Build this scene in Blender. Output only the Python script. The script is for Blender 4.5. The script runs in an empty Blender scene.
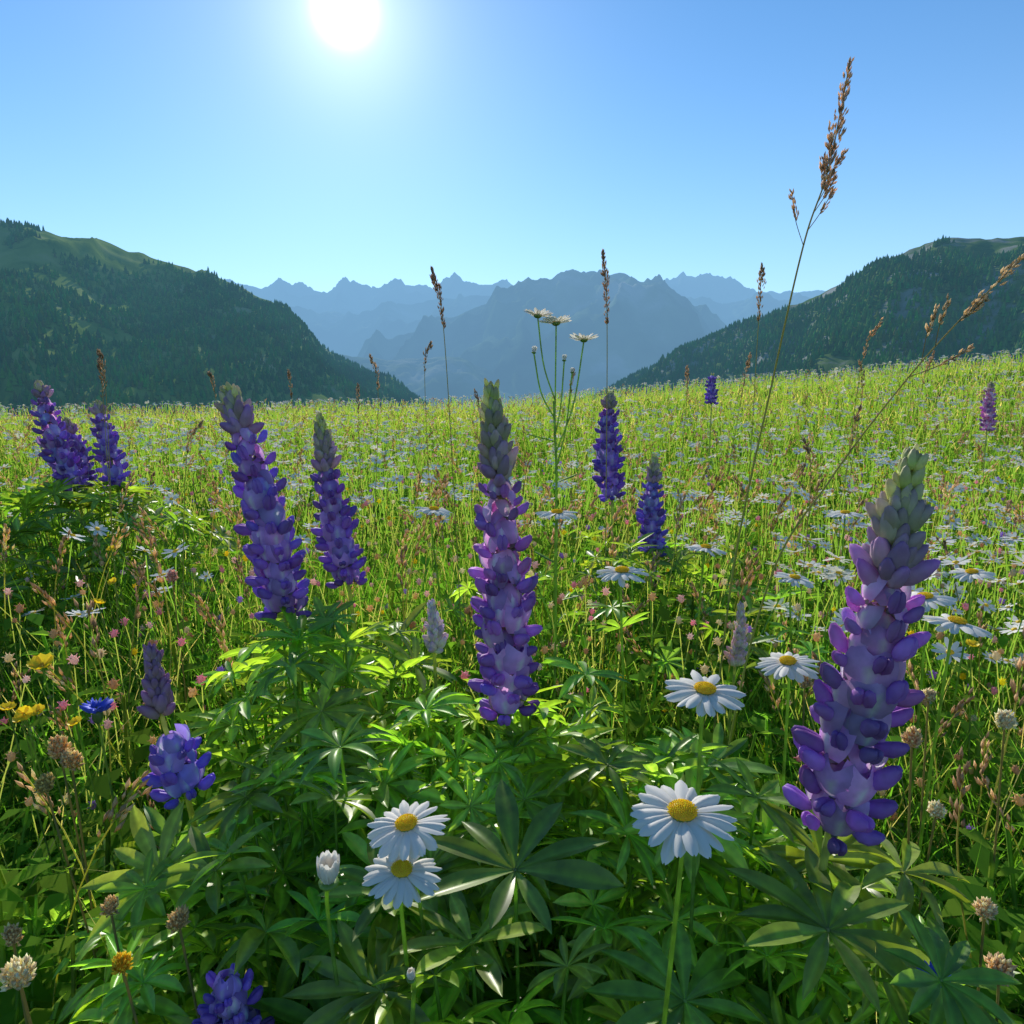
import bpy, math, numpy as np
from mathutils import Vector
rng = np.random.default_rng(7)
scene = bpy.context.scene
scene.view_settings.view_transform = 'Standard'
scene.view_settings.look = 'None'
scene.view_settings.exposure = 0

# ------------------------------------------------------------ noise
def _h(x, y, s):
    n = np.sin(x*127.1 + y*311.7 + s*74.7)*43758.5453
    return n - np.floor(n)
def vnoise(x, y, s=0):
    xi = np.floor(x); yi = np.floor(y); fx = x-xi; fy = y-yi
    fx = fx*fx*(3-2*fx); fy = fy*fy*(3-2*fy)
    return (_h(xi,yi,s)*(1-fx)+_h(xi+1,yi,s)*fx)*(1-fy)+(_h(xi,yi+1,s)*(1-fx)+_h(xi+1,yi+1,s)*fx)*fy
def fbm(x, y, o=5, s=0):
    x = np.asarray(x, float); y = np.asarray(y, float)
    r = 0; a = .5; t = 0
    for i in range(o):
        r = r + a*vnoise(x, y, s+i*3.1); t += a; a *= .5; x = x*2.03+5.1; y = y*2.03+1.7
    return r/t
def ss(a, b, x):
    t = np.clip((x-a)/(b-a), 0, 1); return t*t*(3-2*t)

# ------------------------------------------------------------ terrain height
def g(x, y):
    x = np.asarray(x, float); y = np.asarray(y, float)
    r = np.hypot(x, y)
    z = .55*ss(2, 32, r)
    k = ss(1.5, 22, y)
    z = z + np.where(x > 0, .088*x, .022*x)*k*np.clip(34/np.maximum(r, 1), 0, 1)
    z = z + .10*(fbm(x*.35, y*.35, 3, 4)-.5)*ss(1.5, 5, r) + .5*(fbm(x*.08, y*.08, 3, 9)-.5)*ss(8, 25, r)
    drop = np.maximum(r-36, 0)
    z = z - np.minimum(.30*drop*drop/(drop+15), 260)
    return z

# ------------------------------------------------------------ mesh helpers
def T(v, q=None, t=None, c=(1,1,1), m=0):
    v = np.asarray(v, float).reshape(-1, 3)
    q = np.zeros((0,4), int) if q is None or len(q) == 0 else np.asarray(q, int).reshape(-1,4)
    t = np.zeros((0,3), int) if t is None or len(t) == 0 else np.asarray(t, int).reshape(-1,3)
    c = np.asarray(c, float)
    if c.ndim == 1: c = np.tile(c, (len(v),1))
    return dict(v=v, q=q, t=t, c=c, mq=np.full(len(q), m), mt=np.full(len(t), m))
def comb(L):
    off = 0; V=[];Q=[];TT=[];C=[];MQ=[];MT=[]
    for d in L:
        V.append(d['v']); Q.append(d['q']+off); TT.append(d['t']+off); C.append(d['c']); MQ.append(d['mq']); MT.append(d['mt'])
        off += len(d['v'])
    return dict(v=np.concatenate(V), q=np.concatenate(Q), t=np.concatenate(TT), c=np.concatenate(C), mq=np.concatenate(MQ), mt=np.concatenate(MT))
def xf(d, M, loc, cs=None):
    e = dict(d); e['v'] = d['v'] @ np.asarray(M).T + np.asarray(loc)
    if cs is not None: e['c'] = d['c']*np.asarray(cs)
    return e
def inst(d, R, L, C=None):
    N = len(L); n = len(d['v'])
    v = np.einsum('nij,vj->nvi', R, d['v']) + L[:,None,:]
    c = np.broadcast_to(d['c'][None], (N,n,3))
    if C is not None: c = c*C[:,None,:]
    off = (np.arange(N)*n)
    return dict(v=v.reshape(-1,3), c=c.reshape(-1,3),
        q=(d['q'][None]+off[:,None,None]).reshape(-1,4), t=(d['t'][None]+off[:,None,None]).reshape(-1,3),
        mq=np.tile(d['mq'], N), mt=np.tile(d['mt'], N))
def make(name, d, mats, smooth=True):
    me = bpy.data.meshes.new(name)
    nv = len(d['v']); nq = len(d['q']); nt = len(d['t'])
    me.vertices.add(nv); me.vertices.foreach_set('co', d['v'].astype(np.float32).ravel())
    me.loops.add(nq*4+nt*3)
    me.loops.foreach_set('vertex_index', np.concatenate([d['q'].ravel(), d['t'].ravel()]).astype(np.int32))
    me.polygons.add(nq+nt)
    ls = np.concatenate([np.arange(nq)*4, nq*4+np.arange(nt)*3]).astype(np.int32)
    me.polygons.foreach_set('loop_start', ls)
    me.polygons.foreach_set('material_index', np.concatenate([d['mq'], d['mt']]).astype(np.int32))
    me.polygons.foreach_set('use_smooth', np.full(nq+nt, smooth, bool))
    ca = me.color_attributes.new('Col', 'FLOAT_COLOR', 'POINT')
    cc = np.ones((nv,4), np.float32); cc[:,:3] = np.clip(d['c'], 0, .88)
    ca.data.foreach_set('color', cc.ravel())
    for m in mats: me.materials.append(m)
    me.update(calc_edges=True); me.validate()
    o = bpy.data.objects.new(name, me); scene.collection.objects.link(o)
    return o
def norm(v):
    v = np.asarray(v, float); return v/np.linalg.norm(v)
def frame(z, spin=0.0):
    z = norm(z); a = np.array([0,1,0]) if abs(z[1]) < .9 else np.array([1,0,0])
    x = norm(np.cross(a, z)); y = np.cross(z, x)
    c, s = math.cos(spin), math.sin(spin)
    return np.stack([x*c+y*s, -x*s+y*c, z], 1)
def frames(Z, spin):
    Z = Z/np.linalg.norm(Z, axis=1, keepdims=True)
    A = np.tile(np.array([0.,1,0]), (len(Z),1)); A[np.abs(Z[:,1]) > .9] = (1,0,0)
    X = np.cross(A, Z); X /= np.linalg.norm(X, axis=1, keepdims=True); Y = np.cross(Z, X)
    c = np.cos(spin)[:,None]; s = np.sin(spin)[:,None]
    return np.stack([X*c+Y*s, -X*s+Y*c, Z], 2)
def spline(P, n):
    P = np.asarray(P, float)
    if len(P) == 2: t = np.linspace(0,1,n)[:,None]; return P[0]*(1-t)+P[1]*t
    Q = np.vstack([2*P[0]-P[1], P, 2*P[-1]-P[-2]]); out = []
    ts = np.linspace(0, len(P)-1-1e-6, n)
    for t in ts:
        i = int(t); f = t-i; a,b,c,d = Q[i],Q[i+1],Q[i+2],Q[i+3]
        out.append(.5*((2*b)+(c-a)*f+(2*a-5*b+4*c-d)*f*f+(3*b-a-3*c+d)*f**3))
    return np.array(out)
def tube(P, r, sides=6, c=(.1,.2,.04), c2=None, m=0):
    P = np.asarray(P, float); n = len(P); r = np.broadcast_to(r, (n,))
    tg = np.gradient(P, axis=0); V = []
    for i in range(n):
        F = frame(tg[i]); a = np.arange(sides)/sides*2*np.pi
        V.append(P[i] + r[i]*(np.cos(a)[:,None]*F[:,0]+np.sin(a)[:,None]*F[:,1]))
    q = [[i*sides+j, i*sides+(j+1)%sides, (i+1)*sides+(j+1)%sides, (i+1)*sides+j] for i in range(n-1) for j in range(sides)]
    if c2 is None: c2 = c
    t = np.repeat(np.linspace(0,1,n), sides)[:,None]
    return T(np.concatenate(V), q, c=np.asarray(c)*(1-t)+np.asarray(c2)*t, m=m)
def grid_q(nu, nv):
    i, j = np.meshgrid(np.arange(nu-1), np.arange(nv-1), indexing='ij'); a = i*nv+j
    return np.stack([a, a+nv, a+nv+1, a+1], -1).reshape(-1,4)
def ellip(nu=7, nv=8, c=(1,1,1), m=0, fn=None):
    u = np.linspace(0.02, np.pi-.02, nu); w = np.linspace(0, 2*np.pi, nv+1)[:-1]
    U, W = np.meshgrid(u, w, indexing='ij')
    v = np.stack([np.cos(U), np.sin(U)*np.cos(W), np.sin(U)*np.sin(W)], -1).reshape(-1,3)
    q = [[i*nv+j, i*nv+(j+1)%nv, (i+1)*nv+(j+1)%nv, (i+1)*nv+j] for i in range(nu-1) for j in range(nv)]
    if fn: v = fn(v)
    return T(v, q, c=c, m=m)

# ------------------------------------------------------------ materials
def newmat(name):
    m = bpy.data.materials.new(name); m.use_nodes = True
    nt = m.node_tree; nt.nodes.clear(); return m, nt, nt.nodes, nt.links
def leafy(name, trans, tcol, rough=.4, gloss=0.0, nscale=0, namp=.3):
    m, nt, N, L = newmat(name)
    out = N.new('ShaderNodeOutputMaterial'); at = N.new('ShaderNodeAttribute'); at.attribute_name = 'Col'
    src = at.outputs['Color']
    if nscale:
        tc = N.new('ShaderNodeTexCoord'); no = N.new('ShaderNodeTexNoise'); no.inputs['Scale'].default_value = nscale; no.inputs['Detail'].default_value = 2
        L.new(tc.outputs['Object'], no.inputs['Vector'])
        mr = N.new('ShaderNodeMapRange'); mr.inputs['From Min'].default_value = .3; mr.inputs['From Max'].default_value = .7
        mr.inputs['To Min'].default_value = 1-namp; mr.inputs['To Max'].default_value = 1+namp
        L.new(no.outputs['Fac'], mr.inputs['Value'])
        mu = N.new('ShaderNodeVectorMath'); mu.operation = 'SCALE'
        L.new(src, mu.inputs[0]); L.new(mr.outputs['Result'], mu.inputs['Scale']); src = mu.outputs[0]
    bs = N.new('ShaderNodeBsdfDiffuse'); L.new(src, bs.inputs['Color'])
    tr = N.new('ShaderNodeBsdfTranslucent'); mm = N.new('ShaderNodeVectorMath'); mm.operation = 'MULTIPLY'; mm.inputs[1].default_value = tcol
    L.new(src, mm.inputs[0]); L.new(mm.outputs[0], tr.inputs['Color'])
    mx = N.new('ShaderNodeMixShader'); mx.inputs[0].default_value = trans
    L.new(bs.outputs[0], mx.inputs[1]); L.new(tr.outputs[0], mx.inputs[2]); last = mx.outputs[0]
    if gloss:
        gl = N.new('ShaderNodeBsdfGlossy'); gl.inputs['Roughness'].default_value = rough; gl.inputs['Color'].default_value = (.9,.9,.85,1)
        m2 = N.new('ShaderNodeMixShader'); m2.inputs[0].default_value = gloss; L.new(last, m2.inputs[1]); L.new(gl.outputs[0], m2.inputs[2]); last = m2.outputs[0]
    L.new(last, out.inputs[0])
    return m
M_leaf = leafy('foliage', .48, (2.2, 2.1, .9), .38, .045, 60)
M_grass = leafy('grass', .55, (1.9, 2.0, .9))
M_petal = leafy('petal', .42, (1.2, 1.12, 1.12), .5, .03, 90, .12)
M_dry = leafy('dry_stem', .45, (1.6, 1.5, 1.3))
M_white = leafy('white_petal', .30, (1.1, 1.08, 1.02), .6, .02)
MATS = [M_leaf, M_petal, M_dry, M_grass, M_white]

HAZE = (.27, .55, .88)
def hazed(name, build, L0=5800., hz=HAZE):  # aerial haze painted in: bluish emission mixed over the colour, growing with distance
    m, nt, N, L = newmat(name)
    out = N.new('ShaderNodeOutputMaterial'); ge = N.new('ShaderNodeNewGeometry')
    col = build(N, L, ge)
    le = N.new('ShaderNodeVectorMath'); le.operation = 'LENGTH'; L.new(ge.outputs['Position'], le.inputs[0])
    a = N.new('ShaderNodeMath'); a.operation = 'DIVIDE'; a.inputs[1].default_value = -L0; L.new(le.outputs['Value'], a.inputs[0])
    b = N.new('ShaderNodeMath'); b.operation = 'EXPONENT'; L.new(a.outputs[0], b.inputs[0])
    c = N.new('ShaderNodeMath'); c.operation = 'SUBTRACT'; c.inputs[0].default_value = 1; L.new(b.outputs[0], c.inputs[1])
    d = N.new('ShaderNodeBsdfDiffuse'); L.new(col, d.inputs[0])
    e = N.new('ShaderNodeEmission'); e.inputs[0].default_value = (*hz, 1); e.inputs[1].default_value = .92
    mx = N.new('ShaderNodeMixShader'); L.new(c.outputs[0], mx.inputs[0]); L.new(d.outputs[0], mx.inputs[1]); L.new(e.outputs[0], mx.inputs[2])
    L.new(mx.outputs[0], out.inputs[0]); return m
def ramp_noise(N, L, ge, scale, stops, detail=8):
    no = N.new('ShaderNodeTexNoise'); no.inputs['Scale'].default_value = scale; no.inputs['Detail'].default_value = detail; no.inputs['Roughness'].default_value = .6
    L.new(ge.outputs['Position'], no.inputs['Vector'])
    r = N.new('ShaderNodeValToRGB'); el = r.color_ramp.elements
    el[0].position, el[0].color = stops[0][0], (*stops[0][1],1); el[1].position, el[1].color = stops[-1][0], (*stops[-1][1],1)
    for p, c in stops[1:-1]:
        k = el.new(p); k.color = (*c,1)
    L.new(no.outputs['Fac'], r.inputs[0]); return r.outputs[0]
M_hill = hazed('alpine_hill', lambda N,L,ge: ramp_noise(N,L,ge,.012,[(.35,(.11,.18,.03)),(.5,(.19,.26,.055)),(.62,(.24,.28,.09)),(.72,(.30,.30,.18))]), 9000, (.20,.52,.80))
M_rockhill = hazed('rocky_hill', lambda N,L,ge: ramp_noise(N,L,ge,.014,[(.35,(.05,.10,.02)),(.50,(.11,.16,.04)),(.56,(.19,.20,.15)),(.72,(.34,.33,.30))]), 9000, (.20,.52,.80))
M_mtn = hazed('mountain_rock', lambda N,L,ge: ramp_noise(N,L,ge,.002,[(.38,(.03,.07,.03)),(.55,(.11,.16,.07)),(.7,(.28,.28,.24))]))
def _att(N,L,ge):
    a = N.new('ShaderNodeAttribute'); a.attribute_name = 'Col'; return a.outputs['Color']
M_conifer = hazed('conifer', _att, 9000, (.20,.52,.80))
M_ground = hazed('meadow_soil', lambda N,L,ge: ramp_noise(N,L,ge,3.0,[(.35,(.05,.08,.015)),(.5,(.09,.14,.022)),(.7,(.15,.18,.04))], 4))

# ------------------------------------------------------------ ground sheet
rr = np.concatenate([[0.0], np.geomspace(.3, 60, 150), np.geomspace(65, 30000, 60)])
th = np.linspace(0, 2*np.pi, 181)
Rr, Th = np.meshgrid(rr, th, indexing='ij')
X = Rr*np.sin(Th); Y = Rr*np.cos(Th)
make('meadow_ground', T(np.stack([X,Y,g(X,Y)],-1).reshape(-1,3), grid_q(len(rr), len(th))), [M_ground])

# ------------------------------------------------------------ hills
def hill(name, ridge, dr, slope, tlen, tback, mat, jag=3, gul=25, rnd=60, ns=260, ntt=140, seed=1, gs=.006, base=-270):
    R = np.asarray(ridge, float); s = np.concatenate([[0], np.cumsum(np.linalg.norm(np.diff(R[:,:2],axis=0),axis=1))])
    si = np.linspace(0, s[-1], ns)
    P = np.stack([np.interp(si, s, R[:,k]) for k in range(3)], 1)
    ker = np.ones(5)/5
    for k in range(3):
        pad = np.pad(P[:,k], 2, mode='edge'); P[:,k] = np.convolve(pad, ker, 'valid')
    P[:,2] += jag*(fbm(si*gs*6, si*0+seed, 5, seed)-.5)*2
    tt = np.concatenate([-np.geomspace(tback, 3, 25), [0], np.geomspace(3, tlen, ntt-26)])
    S_, T_ = np.meshgrid(np.arange(ns), tt, indexing='ij')
    d = norm([dr[0], dr[1], 0])
    PX = P[:,0][:,None]+d[0]*T_; PY = P[:,1][:,None]+d[1]*T_
    drop = slope*(np.sqrt(T_**2+rnd**2)-rnd)
    gl = gul*np.minimum(np.abs(T_)/200, 1)*((1-np.abs(2*fbm(si[:,None]*gs*.9+T_*gs*.15, T_*gs*.35, 5, seed+7)-1)*2)-.3)
    PZ = P[:,2][:,None]-drop+gl + gul*.25*np.minimum(np.abs(T_)/60,1)*(fbm(PX*.02,PY*.02,4,seed)-.5)
    PZ = np.maximum(PZ, base)
    G = np.stack([PX,PY,PZ],-1)
    make(name, T(G.reshape(-1,3), grid_q(ns, ntt)), [mat])
    return G, tt
left = [(-1800,1250,285),(-1481,1400,314),(-1157,1450,314),(-1002,1500,324),(-926,1520,324),(-807,1570,300),(-679,1650,260),(-578,1730,214),(-450,1850,118),(-339,1980,38),(-233,2100,-28),(-38,2300,-155)]
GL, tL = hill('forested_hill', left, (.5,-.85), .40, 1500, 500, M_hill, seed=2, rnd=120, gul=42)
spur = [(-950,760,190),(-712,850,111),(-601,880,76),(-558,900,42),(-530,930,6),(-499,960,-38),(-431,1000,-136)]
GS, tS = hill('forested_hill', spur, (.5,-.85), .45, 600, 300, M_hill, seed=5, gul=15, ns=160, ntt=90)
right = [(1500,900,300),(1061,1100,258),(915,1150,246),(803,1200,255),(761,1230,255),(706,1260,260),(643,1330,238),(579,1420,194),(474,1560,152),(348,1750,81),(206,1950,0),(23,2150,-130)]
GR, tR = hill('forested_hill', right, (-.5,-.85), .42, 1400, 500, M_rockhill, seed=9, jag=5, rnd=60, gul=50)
cz = [0,319,429,540,660,735,815,845,810,835,755,675,580,429,265,0]
cx = [-1208,-1009,-743,-411,-80,219,451,531,617,717,849,1015,1247,1513,1778,2243]
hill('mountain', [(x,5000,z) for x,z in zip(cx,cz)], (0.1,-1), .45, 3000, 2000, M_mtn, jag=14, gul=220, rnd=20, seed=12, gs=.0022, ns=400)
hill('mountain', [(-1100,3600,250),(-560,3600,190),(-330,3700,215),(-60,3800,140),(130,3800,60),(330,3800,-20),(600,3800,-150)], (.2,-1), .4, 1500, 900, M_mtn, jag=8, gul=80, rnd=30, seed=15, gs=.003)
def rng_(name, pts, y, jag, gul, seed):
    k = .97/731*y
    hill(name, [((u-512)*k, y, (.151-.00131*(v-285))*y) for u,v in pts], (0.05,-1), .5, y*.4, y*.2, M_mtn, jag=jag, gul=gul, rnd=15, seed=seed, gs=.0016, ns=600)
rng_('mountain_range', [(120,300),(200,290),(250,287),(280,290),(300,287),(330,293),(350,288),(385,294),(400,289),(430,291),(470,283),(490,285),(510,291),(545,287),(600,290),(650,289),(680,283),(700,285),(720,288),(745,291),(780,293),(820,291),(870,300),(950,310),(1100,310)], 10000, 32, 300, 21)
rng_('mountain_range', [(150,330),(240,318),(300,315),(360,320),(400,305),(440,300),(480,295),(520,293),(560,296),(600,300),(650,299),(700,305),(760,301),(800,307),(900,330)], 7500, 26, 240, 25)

# conifers on the hills
cone = []
for zz, r0, h0 in [(.12,.24,.5),(.42,.16,.58)]:
    a = np.arange(5)/5*2*np.pi+zz*3
    v = np.concatenate([np.stack([r0*np.cos(a), r0*np.sin(a), np.full(5,zz)],1), [[0,0,zz+h0]]])
    cone.append(T(v, None, [[j,(j+1)%5,5] for j in range(5)], c=(1,1,1)))
cone = comb(cone)
def forest(G, tt, n, rule, seed, hmin=6, hmax=13):
    r = np.random.default_rng(seed); ns, nt_, _ = G.shape
    s = r.uniform(0, ns-1.01, n)
    tv = r.uniform(0, 1, n)**.8*tt[-1]*.8 - 10
    t = np.interp(tv, tt, np.arange(nt_))
    t = np.clip(t, 0, nt_-1.01)
    si = s.astype(int); ti = t.astype(int); fs = (s-si)[:,None]; ft = (t-ti)[:,None]
    P = (G[si,ti]*(1-fs)+G[si+1,ti]*fs)*(1-ft)+(G[si,ti+1]*(1-fs)+G[si+1,ti+1]*fs)*ft
    nz = fbm(P[:,0]*.008, P[:,1]*.008, 4, seed)
    keep = rule(s/ns, tv, nz, P) & (P[:,2] > -120)
    P = P[keep]; nz = nz[keep]; n = len(P)
    h = r.uniform(hmin, hmax, n); w = h*r.uniform(.9,1.5,n)
    an = r.uniform(0,6.28,n); R = np.zeros((n,3,3)); R[:,0,0]=np.cos(an)*w; R[:,0,1]=-np.sin(an)*w; R[:,1,0]=np.sin(an)*w; R[:,1,1]=np.cos(an)*w; R[:,2,2]=h
    c = np.stack([r.uniform(.04,.10,n), r.uniform(.10,.18,n), r.uniform(.018,.045,n)],1)*(.5+1.1*fbm(P[:,0]*.02,P[:,2]*.02,3,seed+3))[:,None]
    return inst(cone, R, P-np.array([0,0,.8]), c)
fl = forest(GL, tL, 55000, lambda s,t,nz,P: (t > 900*(1-1.3*s)*np.clip(.55+ (nz-.38)*3.0,0.25,2)) & (nz>.24), 31)
fs_ = forest(GS, tS, 14000, lambda s,t,nz,P: (nz>.25), 32, 6, 11)
fr = forest(GR, tR, 62000, lambda s,t,nz,P: (t > 620*(1-1.6*s)*np.clip(.5+(nz-.42)*3.6,0.05,2)) & (nz>.22), 33)
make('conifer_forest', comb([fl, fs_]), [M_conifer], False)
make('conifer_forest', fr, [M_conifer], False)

# ------------------------------------------------------------ plant templates
def floret_t():
    P = []
    for sy in (-1,1):
        def wing(v, sy=sy):
            x = .5+.5*v[:,0]; b = 1-.4*(1-x)**2
            return np.stack([x*.68+.10, v[:,1]*.125*b+sy*.085*np.sin(x*2.6), v[:,2]*.20*b+.22*x*x-.04], 1)
        W = ellip(6, 7, fn=wing, m=1); x = (W['v'][:,0:1]-.10)/.68
        W['c'] = np.array([.50,.23,.76])*(1.4-.65*x); P.append(W)
    u = np.linspace(-1,1,7); w = np.linspace(0,1,6); U, Wd = np.meshgrid(u, w, indexing='ij')
    wd = .42*np.sin(np.pi*(.12+.74*Wd))**.6
    y = U*wd; z = .10+.74*Wd-.07*np.cos(U*3.0)*Wd; xx = .20+.42*Wd-.34*Wd*Wd - .26*np.abs(U)**1.5*(.3+Wd)
    B = T(np.stack([xx,y,z],-1).reshape(-1,3), grid_q(7,6), m=1)
    cc = np.array([.70,.42,.86])[None]*(1.15-.40*np.abs(U).reshape(-1,1)); cc[np.isclose(U.reshape(-1),0)&(Wd.reshape(-1)<.7)] = (.88,.82,.88)
    B['c'] = cc; P.append(B)
    P.append(ellip(4,5, fn=lambda v: np.stack([.06+.13*v[:,0], .08*v[:,1], .08*v[:,2]+.03],1), c=(.32,.26,.28), m=1))
    return comb(P)
FL = floret_t()
BUD = ellip(6,6, fn=lambda v: np.stack([.5+.5*v[:,0], .22*v[:,1]*(1.1-.3*v[:,0]), .22*v[:,2]*(1.1-.3*v[:,0])+.16*(.5+.5*v[:,0])**2],1), m=1)

def palm_leaf(n, seed, fold=.25, droop=.25, wide=.112):
    r = np.random.default_rng(seed); parts = []
    for i in range(n):
        a = (i+.5)/n*2*np.pi*.96 + r.normal(0,.07); ln = r.uniform(.74,1.0)*(1-.22*(abs(a-np.pi) > 2.3))
        up = r.uniform(.05,.45); k = 8; t = np.linspace(0,1,k)
        wd = wide*ln*np.sin(np.pi*np.clip(t,0,1)**1.25)**.85*(1-.15*t)+.004; wd[-1] = .002; wd[0] = .008
        dr = droop*r.uniform(.3,1.6)
        cx = t*ln*math.cos(up)*.98; cz = t*ln*math.sin(up)-dr*t*t*ln
        V = []; C = []
        tw = r.normal(0,.3); b_ = 1+.15*r.normal()
        for s in (-1,-.5,0,.5,1):
            y = s*wd; z = cz+abs(s)*wd*fold*1.6 + y*tw*t
            V.append(np.stack([cx, y*1.0, z],1)); base = np.array([.165,.29,.036])
            C.append(np.tile(base*b_, (k,1)) * (1.0 + (.6 if s == 0 else 0)))
        V = np.concatenate(V); c_, s_ = math.cos(a), math.sin(a)
        V = np.stack([V[:,0]*c_-V[:,1]*s_, V[:,0]*s_+V[:,1]*c_, V[:,2]],1)
        parts.append(T(V, grid_q(5,k), c=np.concatenate(C), m=0))
    parts.append(ellip(4,6, fn=lambda v: v*.022, c=(.27,.40,.10)))
    return comb(parts)
PL = [palm_leaf(n, 100+i, fold=f, droop=d) for i,(n,f,d) in enumerate([(9,.25,.2),(10,.35,.35),(8,.2,.15),(9,.45,.5),(11,.3,.3),(8,.5,.1),(10,.2,.45)])]
def leaf_at(hub, r, nrm, root, rg, bright=1.0, k=None):
    k = rg.integers(len(PL)) if k is None else k
    F = frame(nrm, rg.uniform(0,6.28))*r
    yl = rg.uniform(.85,1.35)
    cs = np.array([bright*yl, bright*rg.uniform(.9,1.12), bright*rg.uniform(.7,1.2)])
    hub = np.asarray(hub); root = np.asarray(root)
    mid = (hub+root)/2 + np.array([0,0,-.02])
    return [xf(PL[k], F, hub, cs), tube(spline([root, mid, hub], 6), .0018, 4, (.19,.33,.05))]

def lupine(top, bot, width, seed, ffrac=.66, tint=(1,1,1), budtint=None, leaves=5, name='lupine', lsize=.09, only_bud=False, whk=.255, gap=None, nf=7):
    rg = np.random.default_rng(seed); top = np.array(top,float); bot = np.array(bot,float)
    ln = np.linalg.norm(top-bot); ax0 = norm(top-bot)
    side = np.array([rg.normal(),rg.normal(),0])*.012
    mid = (top+bot)/2+side*ln*2
    gx = bot[0]-ax0[0]*.25; gy = bot[1]+rg.uniform(-.02,.04); gz = float(g(gx,gy))-.02
    lowmid = np.array([(bot[0]+gx)/2-ax0[0]*.05, (bot[1]+gy)/2, (bot[2]+gz)/2])
    axis = spline([bot, mid, top], 40)
    st = spline([(gx,gy,gz), lowmid, bot, mid, top], 30)
    parts = [tube(st, np.linspace(.050,.022,30)*width*1.0, 7, (.18,.30,.06), (.34,.34,.18))]
    def at(f):
        x = f*39; i = min(int(x),38); return axis[i]*(1-(x-i))+axis[i+1]*(x-i), norm(axis[i+1]-axis[i])
    f = 0.0; w = 0
    tint = np.array(tint)
    while f < .985:
        P, A = at(f); F = frame(A)
        isf = f < ffrac and not only_bud
        if gap and gap[0] < f < gap[1]:
            f += .02; continue
        if isf:
            q = f/ffrac
            L = .40*width*(.84+.22*math.sin(math.pi*min(1,q*1.1+.15))) * (1 if q < .75 else 1-1.0*(q-.75))
            n = nf; el = math.radians(-4+30*q**1.4)
            step = whk*width/ln*(1-.15*q)
        else:
            q = (f-ffrac)/(1-ffrac) if not only_bud else f
            L = width*(.235*(1-q)**.7+.10); n = 8 if q < .6 else 6; el = math.radians(34+40*q); step = .110*width/ln*(1-.45*q)
        ph = w*.45+rg.uniform(-.15,.15)
        for j in range(n):
            if isf and rg.random() < .08: continue
            a = ph+j/n*2*math.pi+rg.normal(0,.16); e = el+rg.normal(0,.22)
            out = math.cos(a)*F[:,0]+math.sin(a)*F[:,1]
            xd = norm(out*math.cos(e)+A*math.sin(e)); zd = norm(A*math.cos(e)-out*math.sin(e)); yd = np.cross(zd, xd)
            s = L*rg.uniform(.80,1.15)
            M = np.stack([xd,yd,zd],1)*s
            loc = P + A*ln*rg.normal(0,.010) + out*width*(.12 if isf else .03)
            if isf:
                v = rg.uniform(.6,1.2)
                pink = np.array([1.0+.35*rg.random()*q+.12*rg.normal(), 1+.4*q*rg.random(), 1+.06*rg.normal()])
                M2 = M.copy(); M2[:,1] *= rg.uniform(.85,1.1)
                parts.append(xf(FL, M2, loc, tint*pink*v))
                parts.append(tube([P+out*width*.01, loc+xd*s*.08], width*.012, 4, (.30,.28,.25)))
            else:
                if budtint is not None: bc = np.array(budtint)
                else:
                    lo = np.array([.50,.32,.52]); hi = np.array([.62,.70,.26]); mx = min(1, q*1.3+rg.uniform(-.1,.15)); bc = lo*(1-mx)+hi*mx
                B = xf(BUD, M, loc, (1,1,1)); xx = BUD['v'][:,0:1]
                tipc = bc*np.array([.88,.66,1.15]); basec = bc*np.array([1.3,1.5,.9])
                B['c'] = (basec*(1-xx)+tipc*xx)*rg.uniform(.7,1.25)
                parts.append(B)
        f += step; w += 1
    for i in range(leaves):
        a = rg.uniform(0,6.28); hgt = rg.uniform(.45,.95); k = int(hgt*12); root = st[k]
        rr_ = rg.uniform(.07,.16); hub = root+np.array([math.cos(a)*rr_, math.sin(a)*rr_, rg.uniform(.02,.08)])
        hub[2] = min(hub[2], bot[2]-.02)
        parts += leaf_at(hub, lsize*rg.uniform(.7,1.1), (math.cos(a)*.4, math.sin(a)*.4, 1), root, rg, rg.uniform(.8,1.3))
    return make(name, comb(parts), MATS)

V_ = (1,1,1); BL=(.72,.85,1.1)
lupine((-.0255,.90,1.018),(-.005,.90,.605),.106,1,.68,(1.05,1.0,1))
lupine((.372,.68,.947),(.322,.68,.5825),.118,2,.66,(1.0,1.05,1),leaves=4,whk=.25)
lupine((-.4405,1.15,1.018),(-.369,1.15,.663),.114,3,.82,(.85,.85,1))
lupine((-.378,1.45,.967),(-.334,1.45,.638),.108,4,.66,(.75,.75,.95))
lupine((-1.53,2.4,1.05),(-1.444,2.4,.723),.125,5,.87,(.82,.85,1))
lupine((-1.514,2.5,.935),(-1.469,2.5,.705),.10,6,.8,(.75,.78,.98))
lupine((-1.346,2.4,.99),(-1.305,2.4,.723),.11,7,.84,(.78,.8,1))
lupine((.307,2.3,1.02),(.317,2.3,.703),.115,8,.82,(.65,.68,.92),leaves=6)
lupine((.43,2.2,.828),(.43,2.2,.545),.112,9,.70,(.65,.78,1),leaves=6)
lupine((-.437,.85,.70),(-.4076,.85,.520),.098,10,.34,BL,gap=(.36,.55),leaves=4,lsize=.07, budtint=(.46,.30,.38))
lupine((-.262,.60,.475),(-.26,.60,.34),.082,11,.9,BL,leaves=1)
lupine((3.227,5,1.11),(3.23,5,.80),.12,12,.85,(1.4,1.3,.95))
lupine((-.125,1.1,.69),(-.122,1.1,.613),.072,13,.5,V_,budtint=(.87,.82,.66),only_bud=True,leaves=2)
lupine((.388,1.2,.660),(.383,1.2,.551),.064,14,.5,V_,budtint=(.87,.74,.56),only_bud=True,leaves=2)
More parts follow.
